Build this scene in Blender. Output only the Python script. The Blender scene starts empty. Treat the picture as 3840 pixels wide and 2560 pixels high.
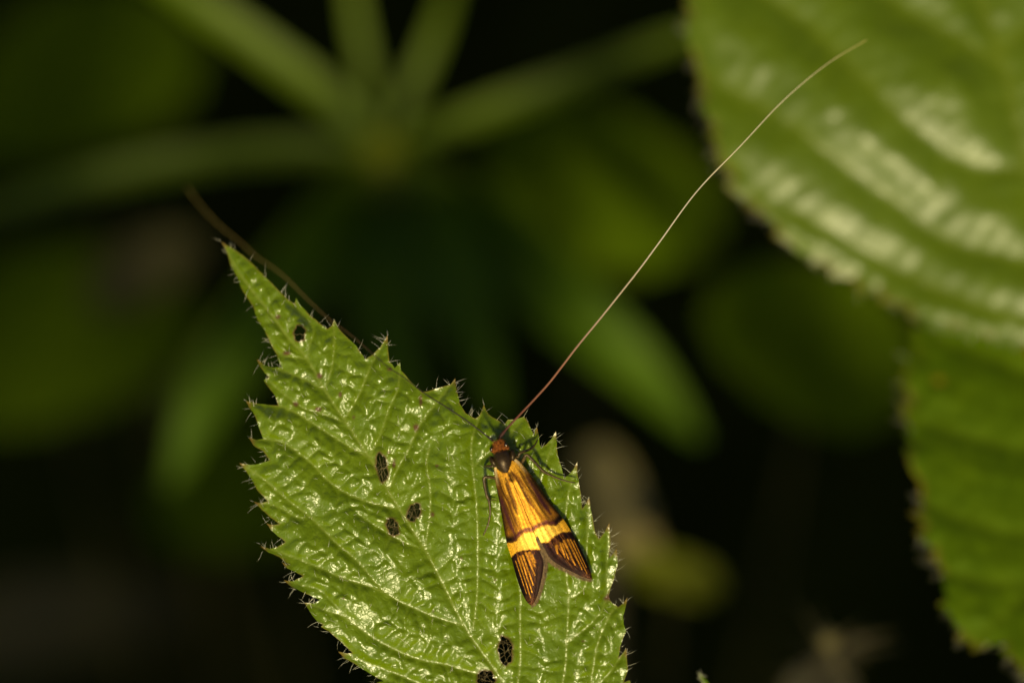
import bpy, math, random
import numpy as np
from mathutils import Vector, geometry

random.seed(7)
rng = np.random.default_rng(7)
SC = bpy.context.scene
COL = SC.collection

# ------------------------------------------------------------------ frame of reference
# All modelling is done in millimetres: u to the right, v up the leaf plane, w along the leaf normal.
MM = 0.001
D = 270.0                        # working distance, mm
PXMM = 62.0                      # photo pixels per mm in the plane of the moth
ELEV = math.radians(70)
XV = np.array([1.0, 0.0, 0.0])
WV = np.array([0.0, -math.cos(ELEV), math.sin(ELEV)])
VV = np.array([0.0, math.sin(ELEV), math.cos(ELEV)])
C0 = np.array([0.0, 0.0, 0.30])  # the moth sits about 30 cm above the soil
DOWN = np.array([0.0, -math.cos(ELEV), -math.sin(ELEV)])   # world down, written in u v w

def world(p):
    p = np.atleast_2d(np.asarray(p, float))
    return C0 + MM * (p[:, :1] * XV + p[:, 1:2] * VV + p[:, 2:3] * WV)

def P(px, py, w=0.0):
    """photo pixel (3840 wide) at height w -> u v w in mm"""
    s = (D - w) / D / PXMM
    return np.array([(px - 1920) * s, (1280 - py) * s, w])

def Q(X, Y, w=0.0):
    """same, for pixels of a 2352-wide copy"""
    return P(X * 1.63265, Y * 1.63265, w)

# ------------------------------------------------------------------ camera
cam = bpy.data.cameras.new('camera')
cam.sensor_width = 36.0
cam.lens = 36.0 * D / (3840 / PXMM)
cam.clip_start = 0.005
cam.clip_end = 200.0
cam.dof.use_dof = True
cam.dof.focus_distance = (D - 0.7) * MM
cam.dof.aperture_fstop = 12.5
camo = bpy.data.objects.new('camera', cam)
COL.objects.link(camo)
camo.location = C0 + WV * D * MM
camo.rotation_euler = (math.pi / 2 - ELEV, 0, 0)
SC.camera = camo

# ------------------------------------------------------------------ light
SUN_UVW = np.array([-0.05, -0.50, 0.86])
SUN_UVW /= np.linalg.norm(SUN_UVW)
sd = SUN_UVW[0] * XV + SUN_UVW[1] * VV + SUN_UVW[2] * WV
sun_el = math.asin(sd[2])
sun_az = math.atan2(sd[0], sd[1])
wd = bpy.data.worlds.new('World')
SC.world = wd
wd.use_nodes = True
nt = wd.node_tree
bg = nt.nodes['Background']
sky = nt.nodes.new('ShaderNodeTexSky')
sky.sky_type = 'NISHITA'
sky.sun_disc = False
sky.sun_elevation = sun_el
sky.sun_rotation = sun_az
sky.dust_density = 1.8
sky.ozone_density = 0.0
sky.air_density = 0.4
nt.links.new(sky.outputs[0], bg.inputs[0])
bg.inputs[1].default_value = 0.095
sl = bpy.data.lights.new('sun', 'SUN')
sl.energy = 4.8
sl.angle = math.radians(6.5)
sl.color = (1.0, 0.89, 0.46)
slo = bpy.data.objects.new('sun', sl)
COL.objects.link(slo)
slo.rotation_euler = Vector(-sd).to_track_quat('-Z', 'Y').to_euler()
SC.view_settings.view_transform = 'Standard'
SC.view_settings.look = 'None'
SC.view_settings.exposure = 0.15
SC.view_settings.gamma = 1.0
SC.cycles.use_denoising = True
SC.cycles.max_bounces = 8
SC.cycles.transparent_max_bounces = 8

# ------------------------------------------------------------------ mesh helpers
def tag(o, label=None, cat=None, group=None, kind=None):
    if label: o['label'] = label
    if cat: o['category'] = cat
    if group: o['group'] = group
    if kind: o['kind'] = kind
    return o

def thing(name, base_uvw, label, cat, group=None):
    o = bpy.data.objects.new(name, None)
    o.empty_display_size = 0.002
    COL.objects.link(o)
    o.location = world(base_uvw)[0]
    return tag(o, label, cat, group)

def obj(name, verts, faces, mat, parent=None, attrs=None, smooth=True, kind=None):
    """verts in u v w mm; attrs: dict name -> per-vertex array (N,) or (N,3)"""
    verts = np.asarray(verts, float)
    wv = world(verts)
    loc = np.array(parent_loc(parent)) if parent else wv.mean(0)
    me = bpy.data.meshes.new(name)
    me.from_pydata((wv - loc).tolist(), [], [tuple(int(i) for i in f) for f in faces])
    a = me.attributes.new('mm', 'FLOAT_VECTOR', 'POINT')
    a.data.foreach_set('vector', verts.astype(np.float32).ravel())
    for k, v in (attrs or {}).items():
        v = np.asarray(v, np.float32)
        if v.ndim == 1:
            a = me.attributes.new(k, 'FLOAT', 'POINT'); a.data.foreach_set('value', v)
        else:
            a = me.attributes.new(k, 'FLOAT_VECTOR', 'POINT'); a.data.foreach_set('vector', v.ravel())
    if smooth:
        me.polygons.foreach_set('use_smooth', [True] * len(me.polygons))
    me.materials.append(mat)
    me.update()
    o = bpy.data.objects.new(name, me)
    COL.objects.link(o)
    if parent:
        o.parent = parent
    else:
        o.location = loc
    if kind: o['kind'] = kind
    return o

def parent_loc(p):
    l = np.array(p.location)
    while p.parent:
        p = p.parent
        l = l + np.array(p.location)
    return l

def resample(pts, n):
    pts = np.asarray(pts, float)
    # centripetal-free Catmull-Rom through the points, then equal arc length
    q = np.vstack([2 * pts[0] - pts[1], pts, 2 * pts[-1] - pts[-2]])
    out = []
    for i in range(1, len(q) - 2):
        t = np.linspace(0, 1, 16, endpoint=False)[:, None]
        a, b, c, d = q[i - 1], q[i], q[i + 1], q[i + 2]
        out.append(0.5 * ((2 * b) + (c - a) * t + (2 * a - 5 * b + 4 * c - d) * t ** 2 + (-a + 3 * b - 3 * c + d) * t ** 3))
    out.append(pts[-1:])
    out = np.vstack(out)
    s = np.concatenate([[0], np.cumsum(np.linalg.norm(np.diff(out, axis=0), axis=1))])
    ss = np.linspace(0, s[-1], n)
    return np.stack([np.interp(ss, s, out[:, k]) for k in range(out.shape[1])], 1)

def tube(path, radii, sides=8, flat=1.0, cap=True):
    """path (n,3), radii (n,) -> verts, faces"""
    path = np.asarray(path, float)
    n = len(path)
    tan = np.gradient(path, axis=0)
    tan /= np.linalg.norm(tan, axis=1)[:, None] + 1e-12
    up = np.array([0.13, 0.21, 1.0])
    V = []
    for i in range(n):
        a = np.cross(tan[i], up); a /= np.linalg.norm(a) + 1e-12
        b = np.cross(a, tan[i])
        th = np.linspace(0, 2 * math.pi, sides, endpoint=False)
        V.append(path[i] + radii[i] * (np.cos(th)[:, None] * a + flat * np.sin(th)[:, None] * b))
    V = np.vstack(V)
    F = []
    for i in range(n - 1):
        for j in range(sides):
            k = (j + 1) % sides
            F.append((i * sides + j, i * sides + k, (i + 1) * sides + k, (i + 1) * sides + j))
    if cap:
        F.append(tuple(range(sides))[::-1])
        F.append(tuple(range((n - 1) * sides, n * sides)))
    return V, F

def join(parts):
    V, F, k = [], [], 0
    for v, f in parts:
        V.append(np.asarray(v, float))
        F += [tuple(i + k for i in q) for q in f]
        k += len(v)
    return np.vstack(V), F

def hairs(base, direc, length, rad, bend=0.25):
    """tapered three-sided bristles, all in one mesh"""
    base = np.asarray(base); direc = np.asarray(direc, float)
    direc = direc / (np.linalg.norm(direc, axis=1)[:, None] + 1e-9)
    n = len(base)
    ref = rng.normal(size=(n, 3))
    a = np.cross(direc, ref); a /= np.linalg.norm(a, axis=1)[:, None] + 1e-9
    b = np.cross(direc, a)
    L = np.asarray(length)[:, None]; r = np.asarray(rad)[:, None]
    V = np.zeros((n, 7, 3))
    for k in range(3):
        th = 2 * math.pi * k / 3
        o = math.cos(th) * a + math.sin(th) * b
        V[:, k] = base + r * o
        V[:, 3 + k] = base + direc * L * 0.5 + a * L * bend * 0.25 + 0.75 * r * o
    V[:, 6] = base + direc * L + a * L * bend
    F = []
    for i in range(n):
        o = 7 * i
        for k in range(3):
            l = (k + 1) % 3
            F.append((o + k, o + l, o + 3 + l, o + 3 + k))
            F.append((o + 3 + k, o + 3 + l, o + 6))
    return V.reshape(-1, 3), F

def vnoise(x, y, seed=0):
    """smooth value noise, vectorised"""
    x = np.asarray(x, float); y = np.asarray(y, float)
    x, y = 0.83 * x - 0.56 * y + 0.35 * np.sin(1.9 * y), 0.56 * x + 0.83 * y + 0.35 * np.sin(1.7 * x)
    xi = np.floor(x).astype(np.int64); yi = np.floor(y).astype(np.int64)
    fx = x - xi; fy = y - yi
    fx = fx * fx * (3 - 2 * fx); fy = fy * fy * (3 - 2 * fy)
    def h(i, j):
        n = (i * 374761393 + j * 668265263 + seed * 1442695041) & 0x7fffffff
        n = (n ^ (n >> 13)) * 1274126177 & 0x7fffffff
        return ((n ^ (n >> 16)) & 0xffff) / 65535.0
    return (h(xi, yi) * (1 - fx) + h(xi + 1, yi) * fx) * (1 - fy) + (h(xi, yi + 1) * (1 - fx) + h(xi + 1, yi + 1) * fx) * fy

def inside(pts, poly):
    x, y = pts[:, 0], pts[:, 1]
    c = np.zeros(len(pts), bool)
    j = len(poly) - 1
    for i in range(len(poly)):
        xi, yi = poly[i]; xj, yj = poly[j]
        if yi != yj:
            m = ((yi > y) != (yj > y)) & (x < (xj - xi) * (y - yi) / (yj - yi) + xi)
            c ^= m
        j = i
    return c

def pdist(pts, line):
    """distance to a polyline and arc length of the foot point, side sign"""
    best = np.full(len(pts), 1e9); t = np.zeros(len(pts)); sg = np.ones(len(pts))
    s0 = 0.0
    for i in range(len(line) - 1):
        a, b = line[i], line[i + 1]
        ab = b - a; L2 = (ab ** 2).sum(); L = math.sqrt(L2)
        if L2 < 1e-12: continue
        k = np.clip(((pts - a) @ ab) / L2, 0, 1)
        f = pts - (a + k[:, None] * ab)
        d = np.sqrt((f ** 2).sum(1))
        m = d < best
        best[m] = d[m]; t[m] = s0 + k[m] * L
        cr = ab[0] * (pts[:, 1] - a[1]) - ab[1] * (pts[:, 0] - a[0])
        sg[m] = np.sign(cr[m])
        s0 += L
    return best, t, sg

# ------------------------------------------------------------------ materials
def mat(name):
    m = bpy.data.materials.new(name)
    m.use_nodes = True
    n = m.node_tree
    for x in list(n.nodes): n.nodes.remove(x)
    return m, n

class NB:
    """tiny node builder"""
    def __init__(self, tree): self.t = tree
    def n(self, typ, **kw):
        x = self.t.nodes.new(typ)
        for k, v in kw.items():
            if k.startswith('i_'):
                key = k[2:].replace('_', ' ')
                x.inputs[int(key) if key.isdigit() else key].default_value = v
            else: setattr(x, k, v)
        return x
    def l(self, a, b): self.t.links.new(a, b)
    def attr(self, name): return self.n('ShaderNodeAttribute', attribute_name=name)
    def mm(self, scale=(1, 1, 1)):
        a = self.attr('mm')
        m = self.n('ShaderNodeMapping'); m.inputs['Scale'].default_value = scale
        self.l(a.outputs['Vector'], m.inputs['Vector'])
        return m.outputs[0]
    def noise(self, vec, scale, detail=3, rough=0.55):
        x = self.n('ShaderNodeTexNoise')
        x.inputs['Scale'].default_value = scale; x.inputs['Detail'].default_value = detail; x.inputs['Roughness'].default_value = rough
        self.l(vec, x.inputs['Vector']); return x.outputs['Fac']
    def ramp(self, fac, a, b, ca=0.0, cb=1.0):
        x = self.n('ShaderNodeMapRange'); x.inputs['From Min'].default_value = a; x.inputs['From Max'].default_value = b
        x.inputs['To Min'].default_value = ca; x.inputs['To Max'].default_value = cb
        self.l(fac, x.inputs['Value']); return x.outputs[0]
    def mix(self, fac, a, b, mode='MIX'):
        x = self.n('ShaderNodeMix', data_type='RGBA', blend_type=mode)
        for s, v in ((0, fac), (6, a), (7, b)):
            if hasattr(v, 'links') or hasattr(v, 'is_linked'): self.l(v, x.inputs[s])
            elif s == 0: x.inputs[0].default_value = v
            else: x.inputs[s].default_value = tuple(v) + (1,) if len(v) == 3 else v
        return x.outputs[2]
    def math(self, op, a, b=0.0):
        x = self.n('ShaderNodeMath', operation=op)
        for s, v in ((0, a), (1, b)):
            if hasattr(v, 'is_linked'): self.l(v, x.inputs[s])
            else: x.inputs[s].default_value = v
        return x.outputs[0]

def leaf_material(name, dark, light, vein, trans, transfac=0.25, rough=0.38, spec=0.5, dots=True, fine=True, bump=0.008, specks=False):
    m, t = mat(name); b = NB(t)
    vec = b.mm()
    col = b.mix(b.ramp(b.noise(vec, 0.35, 3), 0.3, 0.7), dark, light)
    col = b.mix(b.ramp(b.noise(vec, 2.2, 2), 0.35, 0.75, 0, 0.35), col, light)
    av = b.attr('vein').outputs['Fac']
    col = b.mix(b.math('MULTIPLY', av, 0.42), col, vein)
    if dots:
        vo = b.n('ShaderNodeTexVoronoi'); vo.inputs['Scale'].default_value = 2.0; b.l(vec, vo.inputs['Vector'])
        dt = b.ramp(vo.outputs['Distance'], 0.05, 0.10, 0.8, 0.0)
        col = b.mix(dt, col, (0.42, 0.45, 0.22))
    if specks:
        vo = b.n('ShaderNodeTexVoronoi'); vo.inputs['Scale'].default_value = 0.33; b.l(vec, vo.inputs['Vector'])
        col = b.mix(b.ramp(vo.outputs['Distance'], 0.07, 0.14, 0.85, 0.0), col, (0.30, 0.20, 0.01))
    ae = b.attr('edge').outputs['Fac']
    col = b.mix(ae, col, (0.17, 0.085, 0.02))
    aw = b.attr('wear').outputs['Fac']
    col = b.mix(aw, col, (0.10, 0.05, 0.018))
    p = b.n('ShaderNodeBsdfPrincipled'); b.l(col, p.inputs['Base Color'])
    p.inputs['Specular IOR Level'].default_value = spec
    rg = b.ramp(b.noise(vec, 1.3, 3), 0.3, 0.7, rough - 0.07, rough + 0.09)
    b.l(rg, p.inputs['Roughness'])
    h = b.math('ADD', b.noise(vec, 13.0, 2, 0.6), b.math('MULTIPLY', b.noise(vec, 5.0, 2, 0.6), 0.8))
    if fine:
        v2 = b.n('ShaderNodeTexVoronoi', feature='DISTANCE_TO_EDGE'); v2.inputs['Scale'].default_value = 2.6
        wv = b.n('ShaderNodeVectorMath', operation='ADD')
        b.l(vec, wv.inputs[0])
        nn = b.n('ShaderNodeTexNoise'); nn.inputs['Scale'].default_value = 2.0; b.l(vec, nn.inputs['Vector'])
        sc_ = b.n('ShaderNodeVectorMath', operation='SCALE'); sc_.inputs['Scale'].default_value = 0.5
        b.l(nn.outputs['Color'], sc_.inputs[0]); b.l(sc_.outputs[0], wv.inputs[1]); b.l(wv.outputs[0], v2.inputs['Vector'])
        h = b.math('ADD', b.math('MULTIPLY', h, 1.6), b.ramp(v2.outputs['Distance'], 0.0, 0.16, 0.0, 1.5))
    bp = b.n('ShaderNodeBump'); bp.inputs['Strength'].default_value = 0.8
    bp.inputs['Distance'].default_value = bump * MM
    b.l(h, bp.inputs['Height']); b.l(bp.outputs[0], p.inputs['Normal'])
    tr = b.n('ShaderNodeBsdfTranslucent')
    tc = b.mix(aw, trans, (0.12, 0.06, 0.02)); b.l(tc, tr.inputs['Color'])
    mx = b.n('ShaderNodeMixShader'); mx.inputs[0].default_value = transfac
    b.l(p.outputs[0], mx.inputs[1]); b.l(tr.outputs[0], mx.inputs[2])
    o = b.n('ShaderNodeOutputMaterial'); b.l(mx.outputs[0], o.inputs[0])
    return m

def simple_material(name, c1, c2, scale=1.0, rough=0.5, spec=0.4, metal=0.0, bump=0.0, bscale=8.0, attr=None, trans=0.0):
    m, t = mat(name); b = NB(t)
    vec = b.mm()
    col = b.mix(b.ramp(b.noise(vec, scale, 4), 0.3, 0.7), c1, c2)
    if attr:
        a = b.attr(attr)
        col = b.mix(b.ramp(b.noise(vec, scale, 4), 0.25, 0.75, 0.75, 1.2), (0, 0, 0), a.outputs['Color'])
    p = b.n('ShaderNodeBsdfPrincipled'); b.l(col, p.inputs['Base Color'])
    p.inputs['Roughness'].default_value = rough
    p.inputs['Specular IOR Level'].default_value = spec
    p.inputs['Metallic'].default_value = metal
    if bump:
        bp = b.n('ShaderNodeBump'); bp.inputs['Strength'].default_value = 0.8; bp.inputs['Distance'].default_value = bump * MM
        b.l(b.noise(vec, bscale, 3), bp.inputs['Height']); b.l(bp.outputs[0], p.inputs['Normal'])
    o = b.n('ShaderNodeOutputMaterial')
    if trans:
        tr = b.n('ShaderNodeBsdfTranslucent'); b.l(col, tr.inputs['Color'])
        mx = b.n('ShaderNodeMixShader'); mx.inputs[0].default_value = trans
        b.l(p.outputs[0], mx.inputs[1]); b.l(tr.outputs[0], mx.inputs[2]); b.l(mx.outputs[0], o.inputs[0])
    else:
        b.l(p.outputs[0], o.inputs[0])
    return m

M = {}
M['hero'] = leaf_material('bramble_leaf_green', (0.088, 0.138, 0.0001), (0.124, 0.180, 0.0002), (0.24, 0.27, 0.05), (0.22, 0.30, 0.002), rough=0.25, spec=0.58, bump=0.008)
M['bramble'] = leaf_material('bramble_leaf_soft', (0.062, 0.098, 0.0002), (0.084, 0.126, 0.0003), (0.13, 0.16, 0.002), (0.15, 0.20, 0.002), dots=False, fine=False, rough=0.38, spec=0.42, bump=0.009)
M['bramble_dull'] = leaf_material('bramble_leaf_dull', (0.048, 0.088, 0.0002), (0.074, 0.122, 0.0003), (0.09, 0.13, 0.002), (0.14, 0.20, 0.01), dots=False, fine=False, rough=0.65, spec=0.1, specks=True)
M['bramble_thin'] = leaf_material('shade_leaf_thin', (0.080, 0.115, 0.001), (0.105, 0.14, 0.001), (0.12, 0.15, 0.01), (0.42, 0.50, 0.03), transfac=0.5, dots=False, fine=False, rough=0.45)  # translucent, so the added shade leaves pass some green light
M['cleavers'] = leaf_material('cleavers_green', (0.044, 0.090, 0.0002), (0.062, 0.112, 0.0002), (0.07, 0.115, 0.001), (0.12, 0.24, 0.0005), dots=False, fine=False, rough=0.6, spec=0.15, transfac=0.3)
M['cleavers_olive'] = leaf_material('cleavers_olive', (0.060, 0.098, 0.0005), (0.082, 0.122, 0.0005), (0.10, 0.13, 0.004), (0.14, 0.22, 0.001), dots=False, fine=False, rough=0.5, spec=0.2, transfac=0.3)
M['node'] = leaf_material('cleavers_node', (0.17, 0.19, 0.001), (0.20, 0.22, 0.001), (0.2, 0.22, 0.004), (0.2, 0.24, 0.001), dots=False, fine=False, rough=0.5, spec=0.2)
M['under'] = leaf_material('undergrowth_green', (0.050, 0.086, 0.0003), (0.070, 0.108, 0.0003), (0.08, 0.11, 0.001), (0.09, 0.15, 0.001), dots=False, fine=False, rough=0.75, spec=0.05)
M['stem'] = simple_material('green_stem', (0.08, 0.12, 0.01), (0.12, 0.14, 0.02), 0.5, 0.5)
M['cane'] = simple_material('reddish_cane', (0.10, 0.07, 0.03), (0.14, 0.05, 0.03), 0.4, 0.5)
M['hair'] = simple_material('leaf_hair', (0.70, 0.66, 0.50), (0.82, 0.79, 0.64), 1.0, 0.3, 0.6, trans=0.3)
M['lace'] = simple_material('leaf_lace', (0.07, 0.045, 0.016), (0.22, 0.17, 0.08), 4.0, 0.6)
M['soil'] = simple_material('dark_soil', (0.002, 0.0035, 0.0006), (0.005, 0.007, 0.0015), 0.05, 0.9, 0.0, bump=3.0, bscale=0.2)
M['dead'] = simple_material('dead_leaf_brown', (0.024, 0.022, 0.005), (0.042, 0.036, 0.009), 0.3, 0.7, 0.2)
M['yellowing'] = leaf_material('yellowing_leaf', (0.078, 0.088, 0.001), (0.10, 0.108, 0.001), (0.2, 0.19, 0.01), (0.22, 0.22, 0.002), dots=False, fine=False, rough=0.6, spec=0.2)
M['straw_pale'] = simple_material('pale_straw', (0.19, 0.145, 0.055), (0.26, 0.21, 0.09), 0.5, 0.7, 0.1)
M['straw'] = simple_material('dry_straw', (0.15, 0.115, 0.055), (0.23, 0.185, 0.105), 0.5, 0.6, 0.3)

# ------------------------------------------------------------------ the ground
gv, gf = [], []
ax = np.array([-40000, -8000, -2000, -700, -400] + list(np.linspace(-300, 300, 61)) + [400, 700, 2000, 8000, 40000], float)
gx, gy = np.meshgrid(ax, ax)
gz = np.where((abs(gx) < 320) & (abs(gy) < 320), 16 * vnoise(gx / 40, gy / 40, 3) + 6 * vnoise(gx / 13, gy / 13, 5), 0) - 14
me = bpy.data.meshes.new('ground')
N = len(ax)
me.from_pydata((np.stack([gx.ravel(), gy.ravel(), gz.ravel()], 1) * MM).tolist(), [],
               [(r * N + c, r * N + c + 1, (r + 1) * N + c + 1, (r + 1) * N + c) for r in range(N - 1) for c in range(N - 1)])
a = me.attributes.new('mm', 'FLOAT_VECTOR', 'POINT')
a.data.foreach_set('vector', np.stack([gx.ravel(), gy.ravel(), gz.ravel()], 1).astype(np.float32).ravel())
me.polygons.foreach_set('use_smooth', [True] * len(me.polygons))
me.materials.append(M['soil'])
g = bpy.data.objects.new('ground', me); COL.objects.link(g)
g['kind'] = 'structure'; g['label'] = 'dark bare soil deep under the plants'

def to_ground(p):
    """distance along world-down from point p (uvw) to the soil"""
    z = world(p)[0][2]
    return z / MM + 4

# ------------------------------------------------------------------ leaf blades
def leaf_mesh(outline, midrib, laterals, wfun, spacing, holes=(), amp=(0.54, 0.105), lam=0.86, ps=1.05, spots=(), vw=0.055, coarse=None):
    """outline, midrib, laterals: (n,2) in mm; wfun(u,v)-> base height. returns verts, faces, attrs, outline index list"""
    outline = np.asarray(outline)
    lo, hi = outline.min(0), outline.max(0)
    gx, gy = np.meshgrid(np.arange(lo[0], hi[0], spacing), np.arange(lo[1], hi[1], spacing * 0.866))
    gx = gx + (np.arange(gx.shape[0]) % 2)[:, None] * spacing * 0.5
    pts = np.stack([gx.ravel(), gy.ravel()], 1) + rng.uniform(-0.12, 0.12, (gx.size, 2)) * spacing
    if coarse is not None:
        keep = pts[:, 1] > coarse
        keep |= rng.random(len(pts)) < 0.15
        pts = pts[keep]
    pts = pts[inside(pts, outline)]
    dO, _, _ = pdist(pts, np.vstack([outline, outline[:1]]))
    pts = pts[dO > spacing * 0.35]
    hp = []
    for (c, r, ang) in holes:
        th = np.linspace(0, 2 * math.pi, 40, endpoint=False)
        rr = 1 + 0.16 * np.sin(2 * th + c[0]) + 0.08 * np.sin(5 * th + c[1]) + 0.05 * np.sin(9 * th)
        x = r[0] * rr * np.cos(th); y = r[1] * rr * np.sin(th)
        ca, sa = math.cos(ang), math.sin(ang)
        poly = np.stack([c[0] + ca * x - sa * y, c[1] + sa * x + ca * y], 1)
        hp.append(poly)
        dh, _, _ = pdist(pts, np.vstack([poly, poly[:1]]))
        pts = pts[(dh > spacing * 0.4) & ~inside(pts, poly)]
    allp = [outline] + hp + [pts]
    edges = []; k = 0
    for poly in [outline] + hp:
        n = len(poly)
        edges += [(k + i, k + (i + 1) % n) for i in range(n)]
        k += n
    co = np.vstack(allp)
    vs, es, fs, _, _, _ = geometry.delaunay_2d_cdt([Vector(p) for p in co.tolist()], edges, [list(range(len(outline)))], 1, 1e-6)
    vs = np.array([(v.x, v.y) for v in vs])
    fs = [tuple(f) for f in fs]
    if hp:
        cen = np.array([vs[list(f)].mean(0) for f in fs])
        drop = np.zeros(len(fs), bool)
        for poly in hp: drop |= inside(cen, poly)
        fs = [f for f, d_ in zip(fs, drop) if not d_]
    # orientation up
    f0 = np.array([f[:3] for f in fs])
    A = vs[f0[:, 1]] - vs[f0[:, 0]]; B = vs[f0[:, 2]] - vs[f0[:, 0]]
    neg = (A[:, 0] * B[:, 1] - A[:, 1] * B[:, 0]) < 0
    fs = [f[::-1] if n_ else f for f, n_ in zip(fs, neg)]
    # fields
    dm, tm, sm = pdist(vs, midrib)
    dmin = dm.copy(); vein = np.exp(-(dm / (vw * 1.5)) ** 2)
    d1 = dm.copy(); d2 = np.full(len(vs), 1e9); t1 = tm.copy(); id1 = np.where(sm > 0, 0, 1)
    for q, (ln, wt) in enumerate(laterals):
        d, t, s_ = pdist(vs, ln)
        dmin = np.minimum(dmin, d + (1 - wt) * 0.5)
        near = d < d1
        d2 = np.where(near, d1, np.minimum(d2, d))
        t1 = np.where(near, t + q * 0.37, t1); id1 = np.where(near, 2 + q * 2 + (s_ > 0), id1)
        d1 = np.where(near, d, d1)
        vein = np.maximum(vein, wt * np.exp(-(d / vw) ** 2))
    dE, _, _ = pdist(vs, np.vstack([outline, outline[:1]]))
    nz = vnoise(vs[:, 0] * 0.9, vs[:, 1] * 0.9, 2) - 0.5
    pleat = 1 - np.exp(-(dmin / ps) ** 1.35)
    s2 = t1 + 0.35 * d1 + lam * 0.55 * nz + lam * 0.3 * (vnoise(vs[:, 0] * 2.3 / lam, vs[:, 1] * 2.3 / lam, 9) - 0.5)
    cell = np.floor(s2 / lam)
    ca_ = 0.45 + 1.0 * vnoise(cell * 7.31, id1 * 3.77 + 0.5, 17)
    lad = np.abs(np.sin(math.pi * s2 / lam)) ** 0.85 * ca_
    win = np.clip(d1 / (0.4 * lam), 0, 1) * np.clip(dE / 0.7, 0.15, 1) * np.clip((d2 - d1) / (0.55 * lam), 0, 1)
    h = amp[0] * pleat * (0.8 + 0.5 * vnoise(vs[:, 0] * 0.6, vs[:, 1] * 0.6, 4)) + amp[1] * lad * win * 1.7
    h += amp[1] * 1.0 * (vnoise(vs[:, 0] * 1.9 / lam, vs[:, 1] * 1.9 / lam, 11) - 0.5) * np.clip(d1 / 0.3, 0, 1)
    h += amp[1] * 0.45 * (vnoise(vs[:, 0] * 3.6 / lam, vs[:, 1] * 3.6 / lam, 13) - 0.5)
    h -= amp[0] * 0.5 * np.exp(-(dE / 0.6) ** 2)
    w = wfun(vs[:, 0], vs[:, 1]) + h
    wear = np.zeros(len(vs))
    for (c, r) in spots:
        dd = np.sqrt(((vs[:, 0] - c[0]) / r[0]) ** 2 + ((vs[:, 1] - c[1]) / r[1]) ** 2) + 0.7 * (vnoise(vs[:, 0] * 5, vs[:, 1] * 5, 6) - 0.5)
        wear = np.maximum(wear, np.clip(1.6 - dd * 1.3, 0, 1))
    for poly in hp:
        dh, _, _ = pdist(vs, np.vstack([poly, poly[:1]]))
        wear = np.maximum(wear, 0.95 * np.exp(-(dh / (0.05 + 0.09 * vnoise(vs[:, 0] * 4, vs[:, 1] * 4, 19))) ** 2))
    tertv = 0.30 * np.clip(1 - np.abs(np.sin(math.pi * s2 / lam)) * 4, 0, 1) * win
    vein = np.maximum(vein, tertv) * (0.6 + 0.8 * vnoise(vs[:, 0] * 7, vs[:, 1] * 7, 12))
    return np.column_stack([vs, w]), fs, dict(vein=np.clip(vein, 0, 1), wear=wear, edgedist=dE, dmin=dmin), hp

def dens(poly, step):
    out = []
    n = len(poly)
    for i in range(n):
        a, b = poly[i], poly[(i + 1) % n]
        k = max(1, int(np.linalg.norm(b - a) / step))
        for j in range(k): out.append(a + (b - a) * j / k)
    return np.array(out)

# ---- the leaf that carries the moth -------------------------------------------------
right_edge = [(815,901),(868,932),(924,972),(975,1023),(1026,1074),(1077,1125),(1098,1137),(1106,1116),(1118,1140),(1159,1182),(1225,1233),(1240,1222),(1251,1198),(1264,1226),(1292,1258),(1338,1299),(1368,1347),(1395,1330),(1425,1300),(1452,1256),(1456,1310),(1460,1355),(1480,1380),(1498,1358),(1503,1388),(1542,1432),(1583,1470),(1618,1462),(1660,1450),(1690,1440),(1706,1418),(1712,1460),(1725,1513),(1746,1549),(1782,1569),(1795,1560),(1806,1540),(1814,1516),(1824,1540),(1845,1562),(1865,1572),(1892,1588),(1906,1572),(1930,1572),(1966,1560),(1980,1580),(1990,1608),(2004,1632),(2006,1612),(2013,1598),(2020,1630),(2027,1676),(2048,1664),(2066,1645),(2084,1616),(2088,1660),(2090,1703),(2104,1745),(2115,1791),(2136,1775),(2152,1755),(2164,1730),(2164,1765),(2168,1797),(2178,1850),(2183,1906),(2196,1890),(2209,1862),(2214,1900),(2222,1939),(2234,2000),(2246,2020),(2266,1995),(2285,1960),(2288,2010),(2290,2040),(2284,2095),(2298,2078),(2312,2055),(2316,2090),(2316,2120),(2304,2169),(2290,2205),(2284,2237),(2296,2262),(2321,2276),(2338,2262),(2354,2241),(2348,2275),(2336,2311),(2340,2340),(2347,2365),(2336,2395),(2328,2426),(2321,2467),(2336,2452),(2350,2430),(2353,2470),(2355,2514),(2340,2560),(2362,2550),(2380,2600),(2350,2660),(2376,2660),(2384,2720),(2352,2790),(2378,2800),(2376,2860),(2340,2940),(2330,3020),(2280,3100)]
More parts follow.
